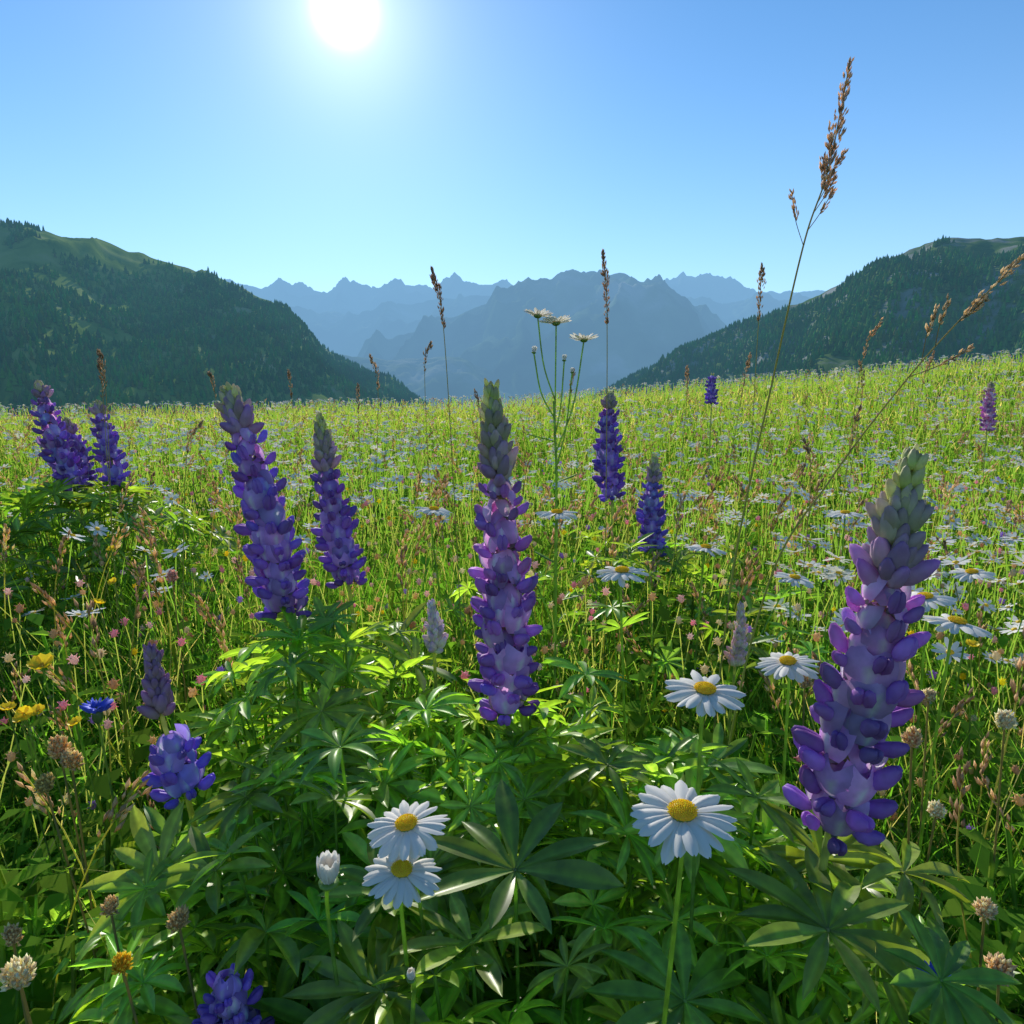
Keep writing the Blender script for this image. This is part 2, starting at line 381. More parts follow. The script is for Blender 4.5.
lupine((1.62,6,1.2),(1.62,6,.98),.13,15,.9,(.7,.75,1),leaves=2)

# ------------------------------------------------------------ lupine foliage mass
rg = np.random.default_rng(50); parts = []
def zcap(y): return np.interp(y, [.4,.55,.8,1.0,1.3,1.6], [.42,.48,.565,.625,.68,.69])
def blob_leaves(cx, cy, sx, sy, n, smin=.055, smax=.1, top=None, br=1.0):
    for i in range(n):
        x = rg.normal(cx, sx); y = rg.normal(cy, sy)
        if y < .46 or abs(x) > 1.0*y+.9: continue
        cap = zcap(y) if top is None else top
        e = 1-.35*min(1.3, ((x-cx)/(2*sx))**2+((y-cy)/(2*sy))**2)
        z = cap*e*(1-.6*rg.random()**2.2) 
        n_ = np.array([(x-cx)*1.2+rg.normal(0,.35), (y-cy)*1.2+rg.normal(0,.35)+.05, 1.0])
        root = (cx+(x-cx)*.35+rg.normal(0,.02), cy+(y-cy)*.35+rg.normal(0,.02), z*.25)
        parts.extend(leaf_at((x,y,z), rg.uniform(smin,smax), n_, root, rg, br*(rg.uniform(.75,1.25) if rg.random() < .6 else rg.uniform(1.2,1.6))))
blob_leaves(-.02,.86,.14,.14,130,br=1.05)
blob_leaves(-.30,1.10,.13,.16,115,br=1.0)
blob_leaves(-.22,.75,.14,.12,100,br=1.05)
blob_leaves(.16,.82,.13,.12,80,br=1.05)
blob_leaves(.31,.68,.10,.09,58,br=1.05)
blob_leaves(.02,.60,.16,.05,38,br=1.05)
blob_leaves(.30,1.55,.3,.2,50,.05,.08)
blob_leaves(.38,2.2,.2,.15,60,.06,.09,.56,.85)
blob_leaves(-1.42,2.35,.28,.2,200,.07,.11,.72,.80)
make('lupine_foliage', comb(parts), MATS)
parts = []
for (x,y,z,r,nx,ny,kk) in [(.003,.64,.555,.115,0,-.28,0),(.297,.62,.507,.112,.05,-.25,4),(.41,.70,.51,.10,.3,-.1,None),(.112,.80,.578,.085,0,-.1,None),(.274,.76,.56,.08,.1,-.2,None),
                        (-.11,.88,.61,.08,-.2,0,None),(-.20,.80,.60,.08,-.2,-.1,None),(-.30,.95,.64,.085,-.3,0,None),(.10,.95,.63,.085,.2,0,None),(.40,.60,.47,.10,.3,-.2,None),(.16,.60,.45,.10,.1,-.2,None),(-.12,.60,.46,.10,-.2,-.2,None)]:
    parts += leaf_at((x,y,z), r, (nx,ny,1), (x*.9+.01, y+.05, .15), rg, rg.uniform(.7,1.1), kk)
make('lupine_foliage', comb(parts), MATS)

# ------------------------------------------------------------ daisies
def petal_t(k=6, wd0=.125):
    t = np.linspace(0,1,k); w = wd0*np.array([.45,.8,.98,1.0,.9,.45])
    V = [np.stack([.22+.78*t, s*w, .05*np.sin(t*2.6)-.06*abs(s)*w/wd0],1) for s in (-1,-.4,0,.4,1)]
    V = np.array(V)
    V[2,-1,0] -= .03; V[0,-1,0] -= .05; V[4,-1,0] -= .05
    return T(V.reshape(-1,3), grid_q(5,k), c=(.88,.84,.77), m=4)
PT = petal_t()
def daisy_head(rg, n=21, droop=.12, up=0.0, closed=0):
    parts = []
    for i in range(n):
        a = i/n*2*np.pi+rg.normal(0,.05); s = rg.uniform(.9,1.05); e = up-droop*rg.uniform(.3,1.8)+rg.normal(0,.06) + (closed)
        P = PT['v'].copy(); P[:,0] = (P[:,0]-.2)*s+.2*(1-.5*bool(closed)); z = P[:,2]*rg.uniform(.5,1.6)
        tw = rg.normal(0,.25); z = z+P[:,1]*tw; x0 = P[:,0]-.15
        zz = z+x0*math.sin(e)-droop*.6*np.maximum(x0,0)**2; xx = .15*(1 if not closed else .6)+x0*math.cos(e)
        if closed: xx = xx - .35*np.maximum(x0-.3,0)
        c_, s_ = math.cos(a), math.sin(a)
        v = np.stack([xx*c_-P[:,1]*s_, xx*s_+P[:,1]*c_, zz+.004*(i%2)],1)
        d = dict(PT); d['v'] = v; d['c'] = PT['c']*rg.uniform(.95,1.0); parts.append(d)
    R0 = .27
    if not closed:
        dome = ellip(7,14, fn=lambda v: np.stack([v[:,1]*R0*.95, v[:,2]*R0*.95, np.maximum(v[:,0],-.2)*.12+.03],1), c=(.87,.62,.03), m=1); parts.append(dome)
        b = ellip(3,5, fn=lambda v: np.stack([v[:,1],v[:,2],v[:,0]],1), c=(1,1,1), m=1); NN = 150
        i = np.arange(NN); r = R0*np.sqrt((i+.5)/NN); a = i*2.39996
        L = np.stack([r*np.cos(a), r*np.sin(a), .03+.12*np.sqrt(np.clip(1-(r/R0)**2,0,1))],1)
        Rm = np.tile(np.eye(3)*.019, (NN,1,1))
        cc = np.tile(np.array([1.0,.76,.02]),(NN,1))*rg.uniform(.85,1.1,(NN,1))
        parts.append(inst(b, Rm, L, cc))
    cup = ellip(6,10, fn=lambda v: np.stack([v[:,1]*(.25 if not closed else .27), v[:,2]*(.25 if not closed else .27), np.minimum(v[:,0],.2)*.15-.03],1), c=(.17,.28,.07), m=0); parts.append(cup)
    return comb(parts)
def daisy_parts(c, w, nrm, rg, foot=None, **kw):
    c = np.array(c,float); F = frame(nrm, rg.uniform(0,6.28)); head = xf(daisy_head(rg, **kw), F*w/2, c)
    if foot is None:
        fx = c[0]+rg.uniform(-.06,.06); fy = c[1]+rg.uniform(.0,.08); foot = (fx,fy,float(g(fx,fy))-.02)
    foot = np.array(foot); z = norm(nrm)
    nk = c-z*w*.06; p1 = c-z*.05*min(1,w/.05); p2 = (p1+foot)/2+np.array([rg.normal(0,.012),rg.normal(0,.01),0])
    return [head, tube(spline([foot,p2,p1,nk],24), np.linspace(.0024,.0016,24), 6, (.13,.23,.04), (.22,.35,.07))]
def daisy(c, w, nrm, seed, name='daisy', **kw):
    rg = np.random.default_rng(seed); return make(name, comb(daisy_parts(c,w,nrm,rg,**kw)), MATS)
daisy((.131,.52,.687),.086,(-.05,-.17,1),1, foot=(.10,.56,0))
daisy((.1887,.68,.72),.082,(.02,-.10,1),2, foot=(.17,.70,0))
daisy((-.0984,.63,.609),.080,(-.1,-.17,1),3, foot=(-.03,.68,0))
daisy((-.0989,.60,.583),.074,(.05,-.17,1),4, foot=(-.06,.62,0))
daisy((.335,.85,.686),.077,(-.1,-.10,1),5)
daisy((-.165,.60,.572),.072,(.05,-.1,1),6,name='daisy_bud',closed=1.15,n=18,droop=0.02, foot=(-.14,.56,.0))
daisy((.1695,1.1,.74),.084,(.0,-.08,1),7)
daisy((.536,.85,.736),.080,(.15,-.0,1),8)
daisy((.582,1.0,.726),.080,(-.1,.0,1),9)
daisy((.365,1.35,.726),.078,(.1,0,1),10)
daisy((.081,1.3,.80),.08,(0,-.0,1),11)
daisy((-.162,1.5,.776),.08,(.1,0,1),12)
daisy((.738,1.6,.753),.08,(0,.0,1),13)
daisy((.516,1.3,.68),.075,(.1,-.05,1),14)
daisy((.838,1.3,.69),.08,(-.1,.0,1),15)
daisy((-.085,.55,.518),.032,(.0,-.3,1),16,name='daisy_bud',closed=1.3,n=14,droop=.0)
rg = np.random.default_rng(77); hub = np.array([.098,1.6,.80]); parts = [tube(spline([(.10,1.62,float(g(.1,1.62))-.02),(.095,1.6,.45),hub,(.094,1.6,.92),(.090,1.6,1.0)],22), .0026, 6, (.18,.30,.05))]
for (x,z,w,cl,root) in [(.055,1.18,.070,0,1.0),(.094,1.163,.074,0,.95),(.154,1.128,.068,0,.88),(.046,1.10,.038,1.3,.96),(.112,1.085,.036,1.3,.92),(.130,1.06,.030,1.3,.84)]:
    yy = 1.6+rg.uniform(-.03,.03); c = np.array([x,yy,z]); r0 = np.array([.093,1.6,root])
    parts += [xf(daisy_head(rg, closed=cl, n=20, up=.42 if not cl else 0), frame((rg.normal(0,.1),.10,1), rg.uniform(0,6))*w/2, c),
              tube(spline([r0, r0*.5+c*.5+np.array([(x-.093)*.15,0,-.015]), c-np.array([0,0,.002])],10), .0017, 5, (.18,.30,.05))]
for i in range(5):
    z0 = .55+.09*i; a = i*2.3; parts.append(xf(ellip(5,4,fn=lambda v: np.stack([.5+.5*v[:,0], v[:,1]*.09, v[:,2]*.02+.25*(.5+.5*v[:,0])],1), c=(.15,.28,.04)), frame((0,0,1), a)*.07, (.096,1.6,z0)))
make('branched_daisy_plant', comb(parts), MATS)

# ------------------------------------------------------------ tall grass stalks with seed heads
def spikelet(c=(.30,.22,.12)):
    return T([[0,0,0],[.5,.16,0],[.5,-.08,.14],[.5,-.08,-.14],[1,0,0]], None, [[0,1,2],[0,2,3],[0,3,1],[4,2,1],[4,3,2],[4,1,3]], c=c, m=2)
SP = spikelet((.46,.35,.23))
def seedhead(P, width, n, rg, size, col=(1,1,1), bunch=0, spread=.45):
    P = np.asarray(P); m = len(P); tg = np.gradient(P, axis=0)
    Rl=[]; Ll=[]; Cl=[]
    for i in range(n):
        f = rg.random(); k = min(int(f*(m-1)), m-2); p = P[k]+(P[k+1]-P[k])*rg.random(); A = norm(tg[k]); F = frame(A)
        a = rg.uniform(0,6.28); prof = width*math.sin(math.pi*min(.97,max(.06,f*.85+.12)))
        if bunch: prof *= .35+.9*abs(math.sin(f*bunch*3.14))
        o = math.cos(a)*F[:,0]+math.sin(a)*F[:,1]; rad = prof*rg.random()**.7
        d = norm(A+o*spread*rg.uniform(.2,1)); G_ = frame(d, rg.uniform(0,6.28)); M = np.stack([G_[:,2],G_[:,0],G_[:,1]],1)*size*rg.uniform(.7,1.3)
        Rl.append(M); Ll.append(p+o*rad+A*rad*.6); Cl.append(np.array(col)*rg.uniform(.6,1.4))
    return inst(SP, np.array(Rl), np.array(Ll), np.array(Cl))
def stalk(pts, hlen, rg_seed, width=.006, n=160, size=.009, col=(1,1,1), r=.0016, stemc=(.22,.31,.08), bunch=0, branches=0):
    rg = np.random.default_rng(rg_seed); P = spline(pts, 80); sl_ = np.concatenate([[0],np.cumsum(np.linalg.norm(np.diff(P,axis=0),axis=1))]); k = int(np.searchsorted(sl_, sl_[-1]-hlen)); k = min(k, 76)
    parts = [tube(P, np.linspace(r, r*.45, 80), 5, stemc, (.36,.30,.15), m=2)]
    parts.append(seedhead(P[k:], width, n, rg, size, col, bunch))
    for i in range(branches):
        j = int(k-10+(80-k+4)*i/branches*.8); j = max(1,min(77,j)); A = norm(P[j+1]-P[j]); F = frame(A); a = rg.uniform(0,6.28)
        o = math.cos(a)*F[:,0]+math.sin(a)*F[:,1]*.3; L = .05*(1-.6*i/branches)
        B = spline([P[j], P[j]+A*L*.7+o*L*.45, P[j]+A*L*1.5+o*L*.8], 10)
        parts += [tube(B, .0006, 4, (.25,.22,.1), m=2), seedhead(B[4:], width*.5, 30, rg, size*.9, col)]
    return make('tall_grass_stalk', comb(parts), MATS)
stalk([(.33,1.2,-.02),(.35,1.2,.4),(.374,1.2,.735),(.424,1.2,1.048),(.460,1.2,1.248),(.49,1.2,1.353),(.513,1.2,1.505)], .19, 1, .009, 240, .011, (1.4,1.4,1.5), .0022, bunch=3, branches=7)
stalk([(.28,1.0,-.02),(.31,1.0,.45),(.362,1.0,.75),(.437,1.0,.891),(.511,1.0,1.0),(.584,1.0,1.092),(.69,1.0,1.205)], .15, 2, .006, 120, .010, (1.4,1.5,1.5), .0018, bunch=4, branches=4)
stalk([(.24,1.8,-.02),(.235,1.8,.6),(.228,1.8,1.171),(.2154,1.8,1.345)], .17, 3, .008, 230, .009, (1.1,1.0,.95), .0016)
stalk([(-.10,1.6,-.02),(-.12,1.6,.6),(-.145,1.6,1.137),(-.168,1.6,1.27)], .14, 4, .007, 180, .009, (1.05,.95,.95), .0014)
stalk([(.64,2.0,-.02),(.65,2.0,.6),(.656,2.0,1.185),(.6587,2.0,1.35)], .15, 5, .010, 160, .010, (1.2,1.15,1.0), .0014, bunch=3)
rg = np.random.default_rng(5)
for i,(x,y,z,hl) in enumerate([(-.352,2.0,1.115,.10),(-.24,2.0,1.15,.09),(-.98,1.8,1.12,.10),(-.90,2.2,1.08,.08),(.95,2.0,1.21,.12),(.64,2.0,1.12,.12),(.55,2.3,1.10,.10),(-.78,2.6,1.1,.1),
        (.20,2.6,1.1,.1),(-.1,2.4,1.03,.1),(.80,1.7,.98,.1),(.62,1.5,.92,.09),(1.1,2.3,1.12,.12),(-.70,1.6,.95,.08),(1.35,2.4,1.15,.12),(-.5,2.4,1.05,.1),(-1.02,1.85,1.10,.1)]):
    b = x+rg.normal(0,.06); gz = float(g(b,y)); H = z-gz
    stalk([(b,y,gz-.02),(b+(x-b)*.3,y,gz+H*.5),(x-(x-b)*.2,y,z-hl),(x+rg.normal(0,.02),y,z)], hl, 20+i, .006, 70, .010, (rg.uniform(.9,1.4),)*3, .0012, bunch=2*(i%2))

# ------------------------------------------------------------ small flowers & dried heads
def cornflower(c, w, seed):
    rg = np.random.default_rng(seed); parts = []; c = np.array(c)
    for i in range(12):
        a = i/12*6.283+rg.normal(0,.1); 
        for s in (-.25,0,.25):
            d = np.array([math.cos(a+s), math.sin(a+s), .55+rg.normal(0,.1)]); G_ = frame(norm(d), rg.uniform(0,6.28)); M = np.stack([G_[:,2],G_[:,0],G_[:,1]],1)*w*.52
            s2 = dict(xf(SP, M, c)); s2['c'] = np.tile([.13,.18,.80],(len(SP['v']),1)); s2['mt'] = s2['mt']*0+1; parts.append(s2)
    parts.append(ellip(6,8, fn=lambda v: np.stack([v[:,1]*w*.16, v[:,2]*w*.16, v[:,0]*w*.26-w*.12],1)+c, c=(.1,.17,.06)))
    f = (c[0]+.02, c[1]+.03, -.02); parts.append(tube(spline([f,(c[0]+.02,c[1]+.01,c[2]*.5),c-np.array([0,0,w*.3])],12), .0016, 5, (.14,.22,.06)))
    return make('cornflower', comb(parts), MATS)
cornflower((-.539,.9,.60),.045,1); cornflower((.376,.58,.49),.032,2)
def buttercup(c, w, seed):
    rg = np.random.default_rng(seed); c = np.array(c,float); parts = []
    u = np.linspace(-1,1,5); t = np.linspace(0,1,5); U,Tt = np.meshgrid(u,t,indexing='ij')
    F = frame((rg.normal(0,.3),-.3+rg.normal(0,.3),1), rg.uniform(0,6))
    for i in range(5):
        a = i/5*6.283+.2; wd = .42*np.sin(np.pi*(.1+.72*Tt)); x = .08+.5*Tt; y = U*wd; z = .28*Tt**1.5+.12*U*U*Tt
        V = np.stack([x*np.cos(a)-y*np.sin(a), x*np.sin(a)+y*np.cos(a), z+.01*(i%2)],-1).reshape(-1,3); parts.append(T(V@F.T*w+c, grid_q(5,5), c=(.87,.66,.02), m=1))
    b = ellip(4,5, fn=lambda v: v*.05*w)
    for i in range(14): parts.append(xf(T(b['v'],b['q'],c=(.8,.5,.02),m=1), np.eye(3), c+F@np.array([rg.normal(0,.07),rg.normal(0,.07),.12])*w))
    parts.append(tube(spline([(c[0]+.02,c[1]+.04,-.02),(c[0]+.03,c[1]+.02,c[2]*.5),c],12), .0012, 5, (.14,.22,.05)))
    return make('buttercup', comb(parts), MATS)
for i,c in enumerate([(-.672,1.0,.624),(-.655,.9,.603),(-.63,.92,.59),(-.62,.88,.605),(-.66,.93,.575),(-.84,1.5,.62),(-.70,1.2,.66),(.72,1.1,.62),(.9,1.4,.66),(-.60,.95,.56),(-.95,1.7,.65)]): buttercup(c, .028 if i == 0 else .016, i)
def dryhead(c, w, seed, col=(.30,.23,.14), name='dried_clover'):
    rg = np.random.default_rng(seed); c = np.array(c,float); n = 150; i = np.arange(n)
    zz = 1-1.8*(i+.5)/n; rr2 = np.sqrt(1-zz**2); a = i*2.39996
    D = np.stack([rr2*np.cos(a), rr2*np.sin(a), zz],1); Dn = D*.7+np.array([0,0,.9])+rg.normal(0,.35,(n,3))
    Fm = frames(Dn, rg.uniform(0,6.28,n)); R = np.stack([Fm[:,:,2],Fm[:,:,0]*1.5,Fm[:,:,1]*1.5],2)*w*.28*rg.uniform(.5,1.4,(n,1,1))
    sq = rg.uniform(.8,1.15,3); tl = frame((rg.normal(0,.35),rg.normal(0,.35),1))
    h = inst(SP, R, c+(D*np.array([.28,.28,.42])*w*sq)@tl.T, np.array(col)/np.array([.46,.35,.23])*rg.uniform(.65,1.4,(n,1)))
    core = ellip(6,8, fn=lambda v: np.stack([v[:,1]*.26*w, v[:,2]*.26*w, v[:,0]*.38*w],1)@tl.T+c, c=np.array(col)*.7, m=2)
    fx = c[0]+rg.uniform(-.05,.05)
    return make(name, comb([h,core,tube(spline([(fx,c[1]+.04,-.02),((fx+c[0])/2+.01,c[1]+.02,c[2]*.5),c],14), .0013, 5, (.26,.24,.09), m=2)]), MATS)
for i,(x,y,z,w,col) in enumerate([(-.527,.8,.597,.026,(.74,.56,.30)),(-.508,.79,.588,.024,(.72,.56,.30)),(-.514,.75,.58,.020,(.60,.50,.20)),(-.313,.62,.516,.022,(.70,.55,.28)),(-.346,.58,.505,.018,(.80,.58,.06)),
      (-.416,.55,.52,.026,(.85,.76,.52)),(.571,.8,.632,.023,(.86,.80,.6)),(.436,.75,.634,.023,(.80,.62,.38)),(.433,.58,.498,.026,(.76,.6,.38)),(.47,.75,.55,.020,(.84,.76,.54)),(.42,1.0,.60,.022,(.75,.6,.36)),(-.62,1.3,.68,.022,(.75,.5,.42)),(.45,.63,.52,.020,(.8,.68,.46)),(-.40,.66,.50,.018,(.76,.6,.33)),(.54,.9,.62,.020,(.8,.68,.46)),(-.47,.62,.50,.018,(.75,.6,.33))]):
    dryhead((x,y,z), w, i, col)

# ------------------------------------------------------------ meadow grass (one mass)
def blades(P, h, w, bend, az, face, k, c0, c1):
    N = len(P); t = np.linspace(0,1,k+1)
    bx = np.cos(az)[:,None]*(bend*h)[:,None]*t**2; by = np.sin(az)[:,None]*(bend*h)[:,None]*t**2
    bz = h[:,None]*(t-.42*bend[:,None]*t**2.2)
    C = np.stack([P[:,0:1]+bx, P[:,1:2]+by, P[:,2:3]+bz],-1)
    sd = np.stack([np.cos(face),np.sin(face),0*face],-1)[:,None,:]
    ww = (w[:,None]*(np.minimum(1,.6+t)*(1-t**2.2)+.03))[:,:,None]*.5
    V = np.stack([C-sd*ww, C+sd*ww],2)
    i = np.arange(k); q0 = np.stack([2*i,2*i+1,2*i+3,2*i+2],-1)
    q = (q0[None]+(np.arange(N)*2*(k+1))[:,None,None]).reshape(-1,4)
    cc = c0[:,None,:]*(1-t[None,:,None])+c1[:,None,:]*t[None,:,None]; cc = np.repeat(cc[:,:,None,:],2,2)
    return dict(v=V.reshape(-1,3), q=q, t=np.zeros((0,3),int), c=cc.reshape(-1,3), mq=np.full(len(q),3), mt=np.zeros(0,int))
def wedge(n, r0, r1, p, r_, half=.85):
    u = r_.random(n); r = (r0**p+u*(r1**p-r0**p))**(1/p); a = r_.uniform(-half,half,n)
    return r*np.sin(a), r*np.cos(a), r
def gcol(n, x, y, r_, dist):
    a = np.array([.095,.23,.026]); b = np.array([.19,.31,.035]); s = np.array([.52,.42,.22])
    pt = fbm(x*.45,y*.45,4,3)
    f = np.clip((pt-.5)*3.2+.35+r_.normal(0,.25,n),0,1)[:,None]
    c = a*(1-f)+b*f; dry = (r_.random(n) < .07+.14*dist+.5*np.clip(fbm(x*.3+9,y*.3,4,13)-.52,0,1)*2)[:,None]
    c = np.where(dry, s, c)*r_.uniform(.65,1.4,(n,1)); return c
parts = []
r_ = np.random.default_rng(11)
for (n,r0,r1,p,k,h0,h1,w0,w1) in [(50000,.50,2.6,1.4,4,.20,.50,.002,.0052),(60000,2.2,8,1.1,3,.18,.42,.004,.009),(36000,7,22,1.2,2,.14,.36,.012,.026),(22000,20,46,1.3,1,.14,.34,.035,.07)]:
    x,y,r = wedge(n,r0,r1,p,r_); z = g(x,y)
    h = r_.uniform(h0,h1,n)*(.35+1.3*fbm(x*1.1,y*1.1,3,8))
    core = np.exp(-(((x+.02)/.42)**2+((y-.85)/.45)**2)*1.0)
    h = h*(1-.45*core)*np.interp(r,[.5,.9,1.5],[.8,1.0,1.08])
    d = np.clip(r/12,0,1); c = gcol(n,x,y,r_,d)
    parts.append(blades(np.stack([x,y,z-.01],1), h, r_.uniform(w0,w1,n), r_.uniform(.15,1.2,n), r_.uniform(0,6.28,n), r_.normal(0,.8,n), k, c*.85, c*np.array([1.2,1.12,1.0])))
n = 520; x,y,r = wedge(n,.55,2.2,1.5,r_); h = r_.uniform(.42,.62,n)*np.interp(r,[.5,1.2],[.85,1.1]); 
ok = (np.abs(x+.0) > .30*y+.12); x,y,h = x[ok],y[ok],h[ok]; n = len(x); c = np.tile([.18,.36,.04],(n,1))*r_.uniform(.7,1.3,(n,1))
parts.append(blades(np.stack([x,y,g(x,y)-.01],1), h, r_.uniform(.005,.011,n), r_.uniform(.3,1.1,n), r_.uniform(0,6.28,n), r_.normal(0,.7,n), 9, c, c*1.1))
# thin straw stems leaning through the near grass
n = 700; x,y,r = wedge(n,.6,3.0,1.3,r_); ok = (np.abs(x) > .28*y+.10); x,y = x[ok],y[ok]; n = len(x); h = r_.uniform(.40,.66,n)*np.interp(np.hypot(x,y),[.6,1.2],[.85,1.05])
c = np.tile([.60,.50,.24],(n,1))*r_.uniform(.6,1.2,(n,1))
parts.append(blades(np.stack([x,y,g(x,y)-.01],1), h, r_.uniform(.0018,.0032,n), r_.uniform(.1,1.0,n), r_.uniform(0,6.28,n), r_.normal(0,.5,n), 6, c, c))
make('meadow_grass', comb(parts), MATS)
parts = []
def herb(seed):
    rg = np.random.default_rng(seed); P = []
    for i in range(12):
        z = .25+.75*i/11; a = i*2.4; l = rg.uniform(.10,.22)*(1.3-.6*z); e = rg.uniform(.1,.8)
        d = np.array([math.cos(a)*math.cos(e), math.sin(a)*math.cos(e), math.sin(e)]); s_ = norm(np.cross(d,[0,0,1]))*l*.22; o = np.array([0,0,z])
        P.append(T([o, o+d*l*.5+s_, o+d*l*.5-s_, o+d*l-[0,0,l*.25]], [[0,1,3,2]], c=(.13,.26,.03), m=3))
    P.append(tube([(0,0,0),(0,0,1)], .006, 3, (.16,.26,.05), m=3)); return comb(P)
HB = [herb(i) for i in range(4)]
for j in range(4):
    x,y,r = wedge(2000,.75,14,1.0,r_); n = len(x); h = r_.uniform(.24,.46,n)*np.interp(r,[.6,1.2,6,14],[.9,1.1,1,.9]); an = r_.uniform(0,6.28,n)
    R = np.zeros((n,3,3)); wz = h*r_.uniform(.8,1.5,n); R[:,0,0]=np.cos(an)*wz; R[:,0,1]=-np.sin(an)*wz; R[:,1,0]=np.sin(an)*wz; R[:,1,1]=np.cos(an)*wz; R[:,2,2]=h; R[:,0,2]=r_.normal(0,.2,n)*h; R[:,1,2]=r_.normal(0,.2,n)*h
    parts.append(inst(HB[j], R, np.stack([x,y,g(x,y)],1), r_.uniform(.7,1.5,(n,1))*np.stack([r_.uniform(.8,1.3,n),np.ones(n),np.ones(n)],1)))
make('meadow_herbs', comb(parts), MATS)

# ------------------------------------------------------------ meadow flowers (masses)
def ldaisy(seed):
    rg = np.random.default_rng(seed); parts = []
    for i in range(11):
        a = i/11*6.283+rg.normal(0,.06); e = rg.normal(.10,.18); wd = .16
        v = np.array([[.2,-wd*.6,0],[.2,wd*.6,0],[.7,-wd,0],[.7,wd,0],[1,-wd*.5,0],[1,wd*.5,0]]); v[:,2] += v[:,0]*math.sin(e)
        v = np.stack([v[:,0]*math.cos(a)-v[:,1]*math.sin(a), v[:,0]*math.sin(a)+v[:,1]*math.cos(a), v[:,2]+.01*(i%2)],1)
        parts.append(T(v,[[0,2,3,1],[2,4,5,3]],c=(.88,.85,.78),m=4))
    parts.append(ellip(4,7, fn=lambda v: np.stack([v[:,1]*.26,v[:,2]*.26,v[:,0]*.12+.03],1), c=(.87,.68,.03), m=1))
    return comb(parts)
LD = [ldaisy(i) for i in range(3)]
def bent_stems(x, y, h, w, c, r_, parts, k=3):
    n = len(x); dx = r_.normal(0,.09,n); dy = r_.normal(0,.09,n); t = np.linspace(0,1,k+1)
    gz = g(x,y); bow = r_.normal(0,.03,n)
    X_ = (x-dx)[:,None]+dx[:,None]*t**1.5+bow[:,None]*np.sin(t*np.pi); Y_ = (y-dy)[:,None]+dy[:,None]*t**1.5; Z_ = gz[:,None]+h[:,None]*t
    C = np.stack([X_,Y_,Z_],-1); s = np.zeros_like(C); s[:,:,0] = (w*.5)[:,None]
    V = np.stack([C-s,C+s],2); i = np.arange(k); q0 = np.stack([2*i,2*i+1,2*i+3,2*i+2],-1)
    q = (q0[None]+(np.arange(n)*2*(k+1))[:,None,None]).reshape(-1,4)
    parts.append(dict(v=V.reshape(-1,3), q=q, t=np.zeros((0,3),int), c=np.tile(np.array(c),(n*2*(k+1),1)), mq=np.full(len(q),3), mt=np.zeros(0,int)))
parts = []; r_ = np.random.default_rng(21)
for j in range(3):
    x,y,r = wedge(3000,1.6,34,.62,r_); 
    dn = fbm(x*.6,y*.6,3,6)+.12*np.clip(x/np.maximum(y,1)*1.5+.2,-1,1)
    k = (dn > .45) & ~((np.abs(x/np.maximum(y,.1))<.22)&(y<2.0)) & ~((x<-.4)&(r<3)&(r_.random(len(x))<.85)); x,y,r = x[k],y[k],r[k]; n = len(x)
    h = r_.uniform(.42,.62,n)*np.interp(r,[2,8,30],[1.1,1.05,1.05]); sz = r_.uniform(.018,.036,n)*np.interp(r,[2,12,34],[1,1.5,2.4])
    Z = np.stack([r_.normal(.05,.24,n), r_.normal(-.05,.28,n), np.ones(n)],1)
    L = np.stack([x,y,g(x,y)+h],1)
    parts.append(inst(LD[j], frames(Z, r_.uniform(0,6.28,n))*sz[:,None,None], L))
    bent_stems(x,y,h,.0022+.0004*r,(.16,.27,.05),r_,parts)
make('meadow_daisies', comb(parts), MATS)
KN0 = ellip(4,6, fn=lambda v: np.stack([v[:,1]*.5,v[:,2]*.5,v[:,0]*.7],1), m=2); KN = KN0
for i in range(1,12):
    zz = 1-i/11*1.6; F = frame((math.cos(i*2.4)*math.sqrt(max(0,1-zz*zz)), math.sin(i*2.4)*math.sqrt(max(0,1-zz*zz)), zz+.3)); s2 = dict(xf(SP, np.stack([F[:,2],F[:,0],F[:,1]],1)*.6, F[:,2]*.3)); s2['c'] = np.ones_like(s2['c']); KN = comb([KN, s2])
parts = []
pal = np.array([(.70,.52,.30),(.80,.70,.50),(.78,.42,.50),(.48,.32,.70),(.86,.72,.05),(.58,.38,.22),(.84,.62,.60)])
for (tpl,n,r0,r1,p) in [(KN,1900,1.2,5,.9),(KN0,8000,4,36,.8)]:
    x,y,r = wedge(n,r0,r1,p,r_); h = r_.uniform(.26,.54,n)*np.interp(r,[1.5,10,30],[1.1,.98,.98]); L = np.stack([x,y,g(x,y)+h],1)
    ci = r_.choice(len(pal), n, p=[.22,.2,.14,.07,.09,.13,.15])
    Z = np.stack([r_.normal(0,.3,n), r_.normal(0,.3,n), np.ones(n)],1); sz = r_.uniform(.008,.015,n)*np.interp(r,[1.3,10,36],[1,1.7,2.8])
    parts.append(inst(tpl, frames(Z, r_.uniform(0,6.28,n))*sz[:,None,None]*1.0, L, pal[ci]*r_.uniform(.8,1.2,(n,1))))
    bent_stems(x,y,h,.0014+.0004*r,(.27,.29,.09),r_,parts)
make('meadow_wildflowers', comb(parts), MATS)
def panicle(seed):
    rg = np.random.default_rng(seed); P = spline([(0,0,0),(.01,.0,.5),(.05,0,.8),(.13,0,1.0)],9)
    return comb([tube(P, .0020, 3, (.38,.36,.14), m=3), seedhead(P[6:], .018, 18, rg, .028, (1.35,1.3,1.2))])
PN = [panicle(i) for i in range(4)]; parts = []
